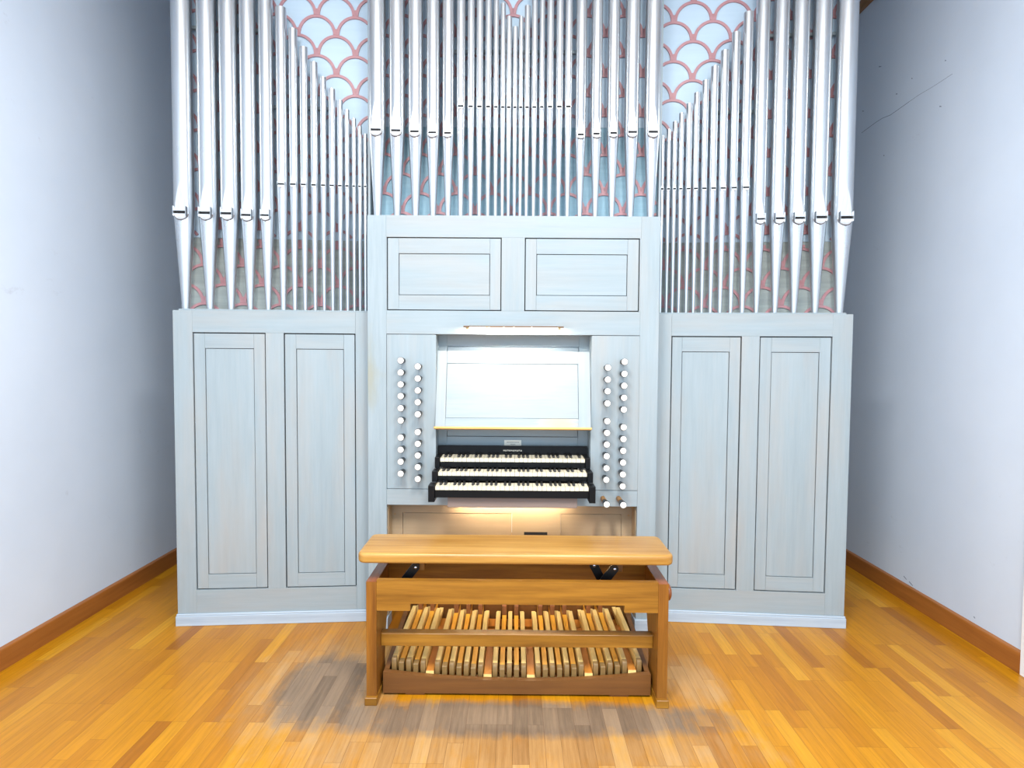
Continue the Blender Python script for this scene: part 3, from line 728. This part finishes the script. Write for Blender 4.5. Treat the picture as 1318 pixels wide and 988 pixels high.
# the apexes of the right board: one at the row just above its foot
t = backboard(RW, 'light blue back board with pink fish-scale fretwork behind the right pipes', uA2, uB2, zR, A1, (pu, pzr), RW.uz(950, 311.8, BV)[1], 'greygreen',
  [(RW.uz(982, 45, .2)[0], RW.uz(1078, 45, .2)[0], RW.uz(1030, 45, .2)[1], .186), (RW.uz(915, 145, .2)[0], RW.uz(975, 145, .2)[0], RW.uz(940, 144.5, .2)[1], .186)], extra=RW.uz(917.5, 26, BV))
B('side_board', 'paint_v', t, (uB2+.0005, uB2+.012, .19, BV+.018, zR+tb+.001, 3.95))
A1 = CF.uz(635.3, 247.5, BV); A2 = CF.uz(588, 247.5, BV); pu = A1[0]-A2[0]; A3 = CF.uz(662.8, 18.6, BV); pzc = (A3[1]-A1[1])/9
t = backboard(CF, 'back board with pink fish-scale fretwork behind the console pipes, teal below', U(481, 270, BV)[0], U(846, 270, BV)[0], ztc+.001, A1, (pu, pzc), CF.uz(660, 164, BV)[1], 'teal',
  [(U(585, 67, .2)[0], U(742, 67, .2)[0], U(660, 67, .2)[1], .186)])
ca, cb_ = U(478.5, 200, .2)[0], U(846.5, 200, .2)[0]
B('side_board', 'paint_v', t, (ca-.012, ca, .16, BV+.018, ztc+.0035, 3.97), (cb_, cb_+.012, .16, BV+.018, ztc+.0035, 3.97))

# ---------------------------------------------------------------- pedalboard
YP = 2.715
pl_, pr_ = at(493, 880, YP).x, at(837.5, 880, YP).x; pm = (pl_+pr_)/2; pw = (pr_-pl_)/2
ped = thing('pedalboard', 'concave wooden pedalboard on the floor beneath the bench', 'pedalboard', Matrix.Translation((pm, YP, 0)))
zfe = at(493, 864.5, YP).z; zfm = at(665, 876, YP).z; zbt = at(665, 893, YP).z
cur = lambda x: (x/pw)**2*(zfe-zfm)
bm = bmesh.new()
top = [(-pw+2*pw*i/24, zfm+cur(-pw+2*pw*i/24)) for i in range(25)]
N = len(top); vs = []
for (x, z) in top: vs.append([bm.verts.new(p) for p in ((x, 0, zbt), (x, 0, z), (x, .03, z), (x, .03, zbt))])
for A, Bq in zip(vs, vs[1:]):
    for i in range(4): bm.faces.new((A[i], A[(i+1) % 4], Bq[(i+1) % 4], Bq[i]))
bm.faces.new(vs[0]); bm.faces.new(vs[-1][::-1]); obj('front_rail', bm, 'walnut', ped)
PD = .80
for s in (-1, 1):
    a, b = sorted((s*(pw-.022), s*pw)); 
    bm = bmesh.new(); prism(bm, [(.0305, zbt), (PD, zbt), (PD, .2), (.0305, zfe)], 'x', a, b); obj('side_rail', bm, 'walnut', ped)
B('back_rail', 'walnut', ped, (-pw+.023, pw-.023, PD-.03, PD, zbt, .17))
# bottom boards between the side rails
B('base_board', 'walnut_y', ped, *[(-pw+.023, pw-.023, y0, y0+.10, zbt+.003, zbt+.02) for y0 in (.031, .15, .27, .39, .51, .65)])
B('heel_rest', 'walnut', ped, (-pw+.023, pw-.023, .44, .47, zbt+.02, .085))
for px in (534, 797):
    x = at(px, 895, YP).x-pm; B('foot_block', 'walnut', ped, (x-.044, x+.044, .004, .05, 0, zbt), bev=.002)
B('foot_block', 'walnut', ped, (-.40, -.33, PD-.06, PD, 0, zbt), (.33, .40, PD-.06, PD, 0, zbt))
nats = [at(p, 860, YP+.03).x-pm for p in (506.9, 525.6, 543.8, 563.2, 581.8, 600.3, 619.4, 638, 656.2, 674.3, 693.3, 711.8, 730.5, 749, 767.5, 786, 804.6, 823)]
sp_ = (nats[-1]-nats[0])/17
nats = [nats[0]+i*sp_ for i in range(18)]
kz0 = at(665, 857.5, YP+.03).z-zfm       # key top above the rail at the middle
hn = .022/2
nat_me = None; sh_me = None
for i, x in enumerate(nats):
    zc = zfm+cur(x)
    if nat_me is None:
        # body
        bm = bmesh.new()
        prism(bm, [(.062, -.026), (.062, kz0), (.36, kz0+.006), (.62, kz0+.004), (.621, -.0), (.76, -.0), (.76, -.026)], 'x', -hn, hn)
        bmesh.ops.bevel(bm, geom=[e for e in bm.edges if abs(e.verts[0].co.x-e.verts[1].co.x) < 1e-6], offset=.0022, segments=2, profile=.5, affect='EDGES')
        o = obj('natural_pedal', bm, 'nat', ped, 40); nat_me = o
        bm = bmesh.new()
        prism(bm, [(.034, -.012), (.034, kz0-.006), (.038, kz0-.001), (.0618, kz0), (.0618, -.026), (.045, -.026)], 'x', -hn, hn)
        bmesh.ops.bevel(bm, geom=[e for e in bm.edges if abs(e.verts[0].co.x-e.verts[1].co.x) < 1e-6], offset=.0022, segments=2, profile=.5, affect='EDGES')
        c = obj('worn_tip', bm, 'worn_key', o, 40); tip = c
    else:
        o = nat_me.copy(); COL.objects.link(o); c = tip.copy(); COL.objects.link(c); c.parent = o
    o.location = (x, 0, zc)
for i in (2, 6, 9, 13, 16):
    x = (nats[i]+nats[i+1])/2
    o = B('filler_board', 'walnut_y', ped, (x-.018, x+.018, .034, .50, zfm+cur(x)-.02, zfm+cur(x)+.012), bev=.001)
    c = B('filler_end', 'nat', o, (x-.018, x+.018, .0305, .0338, zfm+cur(x)-.02, zfm+cur(x)+.010))
for i in range(17):
    if i % 7 in (2, 6): continue
    x = (nats[i]+nats[i+1])/2; zc = zfm+cur(x)
    if sh_me is None:
        bm = bmesh.new()
        prism(bm, [(.075, -.02), (.075, .036), (.62, .044), (.76, .044), (.76, -.03)], 'x', -hn, hn)
        o = obj('sharp_pedal', bm, 'sharp', ped); sh_me = o
        bm = bmesh.new(); prism(bm, [(.036, -.004), (.036, .032), (.040, .035), (.0748, .036), (.0748, -.02), (.045, -.02)], 'x', -hn, hn); tip2 = obj('worn_tip', bm, 'worn_key', o)
        bm = bmesh.new(); prism(bm, [(.60, .0435), (.603, .092), (.612, .100), (.74, .102), (.75, .044)], 'x', -hn, hn); blk = obj('raised_block', bm, 'sharpcap', o)
    else:
        o = sh_me.copy(); COL.objects.link(o)
        for q in (tip2, blk): c = q.copy(); COL.objects.link(c); c.parent = o
    o.location = (x, 0, zc)

# ---------------------------------------------------------------- bench
YBn = 2.645
xa, xb = at(471.2, 800, YBn).x, at(860.3, 800, YBn).x; bmx = (xa+xb)/2; bw_ = (xb-xa)/2
ben = thing('organ_bench', 'honey oak organ bench with adjustable seat over the pedals', 'bench', Matrix.Translation((bmx, YBn, 0)))
zl = at(478, 748.8, YBn).z; DB = .29; lt = .045
zfoot = .035
for s in (-1, 1):
    a, b = sorted((s*(bw_-lt), s*bw_))
    bm = bmesh.new()
    back = [(DB, zl), (DB, zl-.14), (DB-.012, zl-.19), (DB-.05, .36), (DB-.095, .24), (DB-.12, .13), (DB-.10, zfoot+.02), (DB-.10, zfoot)]
    prism(bm, [(0, zfoot), (0, zl)]+back, 'x', a, b)
    bmesh.ops.bevel(bm, geom=[e for e in bm.edges if abs(e.verts[0].co.x-e.verts[1].co.x) < 1e-6], offset=.002, segments=1, affect='EDGES')
    o = obj('side_board', bm, 'bench_v', ben)
    B('end_grain', 'knobwood', ben, (a+.0005, b-.0005, .001, DB-.001, zl+.0001, zl+.0015))
    B('sled_foot', 'bench', ben, (a-.004, b+.004, -.018, DB-.01, 0, zfoot), bev=.002)
zr1 = at(660, 748, YBn).z; zr0 = at(660, 778, YBn).z; zr0e = at(500, 785.8, YBn).z
xi = bw_-lt; xn = (at(804.6, 780, YBn).x-at(528.4, 780, YBn).x)/2
def apron(y0, y1, name):
    bm = bmesh.new()
    prism(bm, [(-xi+.0005, zr0e), (-xi+.0005, zr1), (xi-.0005, zr1), (xi-.0005, zr0e), (xn, zr0e), (xn, zr0), (-xn, zr0), (-xn, zr0e)], 'y', y0, y1)
    return obj(name, bm, 'bench', ben)
apron(.001, .028, 'front_rail'); apron(DB-.026, DB-.002, 'back_rail')
ys = .085; zsA = at(660, 832.5, YBn+ys).z; zsB = at(660, 816.3, YBn+ys).z
B('stretcher', 'bench', ben, (-xi+.0005, xi-.0005, ys, ys+.05, zsA, zsB), bev=.002)
# seat
zs1 = at(660, 713, YBn-.005).z; zs0 = at(660, 726.6, YBn-.005).z
s0, s1 = at(459.3, 716, YBn-.005).x-bmx, at(868, 720, YBn-.005).x-bmx
bm = bmesh.new(); box(bm, s0, s1, -.008, .292, zs0, zs1)
bmesh.ops.bevel(bm, geom=[e for e in bm.edges if abs(e.verts[0].co.z-e.verts[1].co.z) > .01], offset=.035, segments=7, profile=.5, affect='EDGES')
bmesh.ops.bevel(bm, geom=[e for e in bm.edges if abs(e.verts[0].co.z-e.verts[1].co.z) < .001 and len(e.link_faces) == 2 and abs(e.link_faces[0].normal.z-e.link_faces[1].normal.z) > .5], offset=.013, segments=5, profile=.5, affect='EDGES')
obj('seat', bm, 'seat', ben, 40)
# lifting mechanism: hanger block under the seat, iron arms, bolts
def mech(pxc, flip):
    x, _z = at(pxc, 738, YBn+.10).x-bmx, 0
    B('hanger_block', 'bench_v', ben, (x-.005, x+.045, .09, .135, zs0-.06, zs0-.0005), bev=.002)
    for (dx, yy, ln, an) in ((0, .075, .13, 52), (-.085, .12, .12, 62 if flip else 58)):
        if not flip and dx: continue
        bm = bmesh.new(); a = math.radians(an if dx == 0 else 118)
        o0 = Vector((x+dx+.005, yy, zs0-.043)); d = Vector((-math.cos(a), 0, -math.sin(a)))
        nrm = 0
        pts = []
        for k in range(9):
            t = math.pi*k/8-math.pi/2; pts.append(o0+(-d*math.cos(t)+Vector((d.z, 0, -d.x))*math.sin(t))*.019)
        for k in range(9):
            t = math.pi*k/8+math.pi/2; pts.append(o0+d*ln+(-d*math.cos(t)+Vector((d.z, 0, -d.x))*math.sin(t))*.019)
        prism(bm, [(p.x, p.z) for p in pts], 'y', yy, yy+.014); obj('lifting_arm', bm, 'iron', ben)
        bm = bmesh.new(); lathe(bm, [(0, .006), (-.003, .006), (-.005, .003)], (o0.x+.002, yy, o0.z), 'y', 14); obj('bolt', bm, 'silver', ben, 40)
mech(534, False); mech(788, True)
# height knob on the right side
kx = bw_; kzz = at(866, 762, YBn+.08).z
bm = bmesh.new(); lathe(bm, [(0.0, .012), (.006, .012), (.007, .034), (.013, .038), (.022, .036), (.028, .026), (.029, .001)], (kx, .085, kzz), 'x', 28); obj('height_knob', bm, 'knobwood', ben, 50)
bm = bmesh.new(); cyl(bm, (-kx+lt, .085, kzz), (kx-lt, .085, kzz), .008, n=12); obj('adjusting_rod', bm, 'iron', ben, 40)

# ---------------------------------------------------------------- light
wd = bpy.data.worlds.new('world'); sc.world = wd; wd.use_nodes = True
bg = wd.node_tree.nodes['Background']; bg.inputs[0].default_value = (.66, .84, 1, 1); bg.inputs[1].default_value = .9
def area(name, loc, rot, sx, sy, power, col=(1, 1, 1)):
    d = bpy.data.lights.new(name, 'AREA'); d.shape = 'RECTANGLE'; d.size = sx; d.size_y = sy; d.energy = power; d.color = col
    o = bpy.data.objects.new(name, d); COL.objects.link(o); o.location = loc; o.rotation_euler = rot; return o
area('ceiling_light', (-.75, .35, ZC-.03), (0, 0, 0), .5, 1.6, 120, (1, .98, .95))
area('ceiling_light', (.75, .35, ZC-.03), (0, 0, 0), .5, 1.6, 120, (1, .98, .95))
area('back_fill_light', (0, YF-.2, 2.1), (math.radians(90), 0, 0), 4.4, 3.2, 42, (.52, .76, 1))  # added soft fill at the room's open end, no window there

vs_ = sc.view_settings
vs_.view_transform = 'Standard'; vs_.look = 'None'; vs_.gamma = 1; vs_.use_curve_mapping = False; vs_.exposure = 0.6
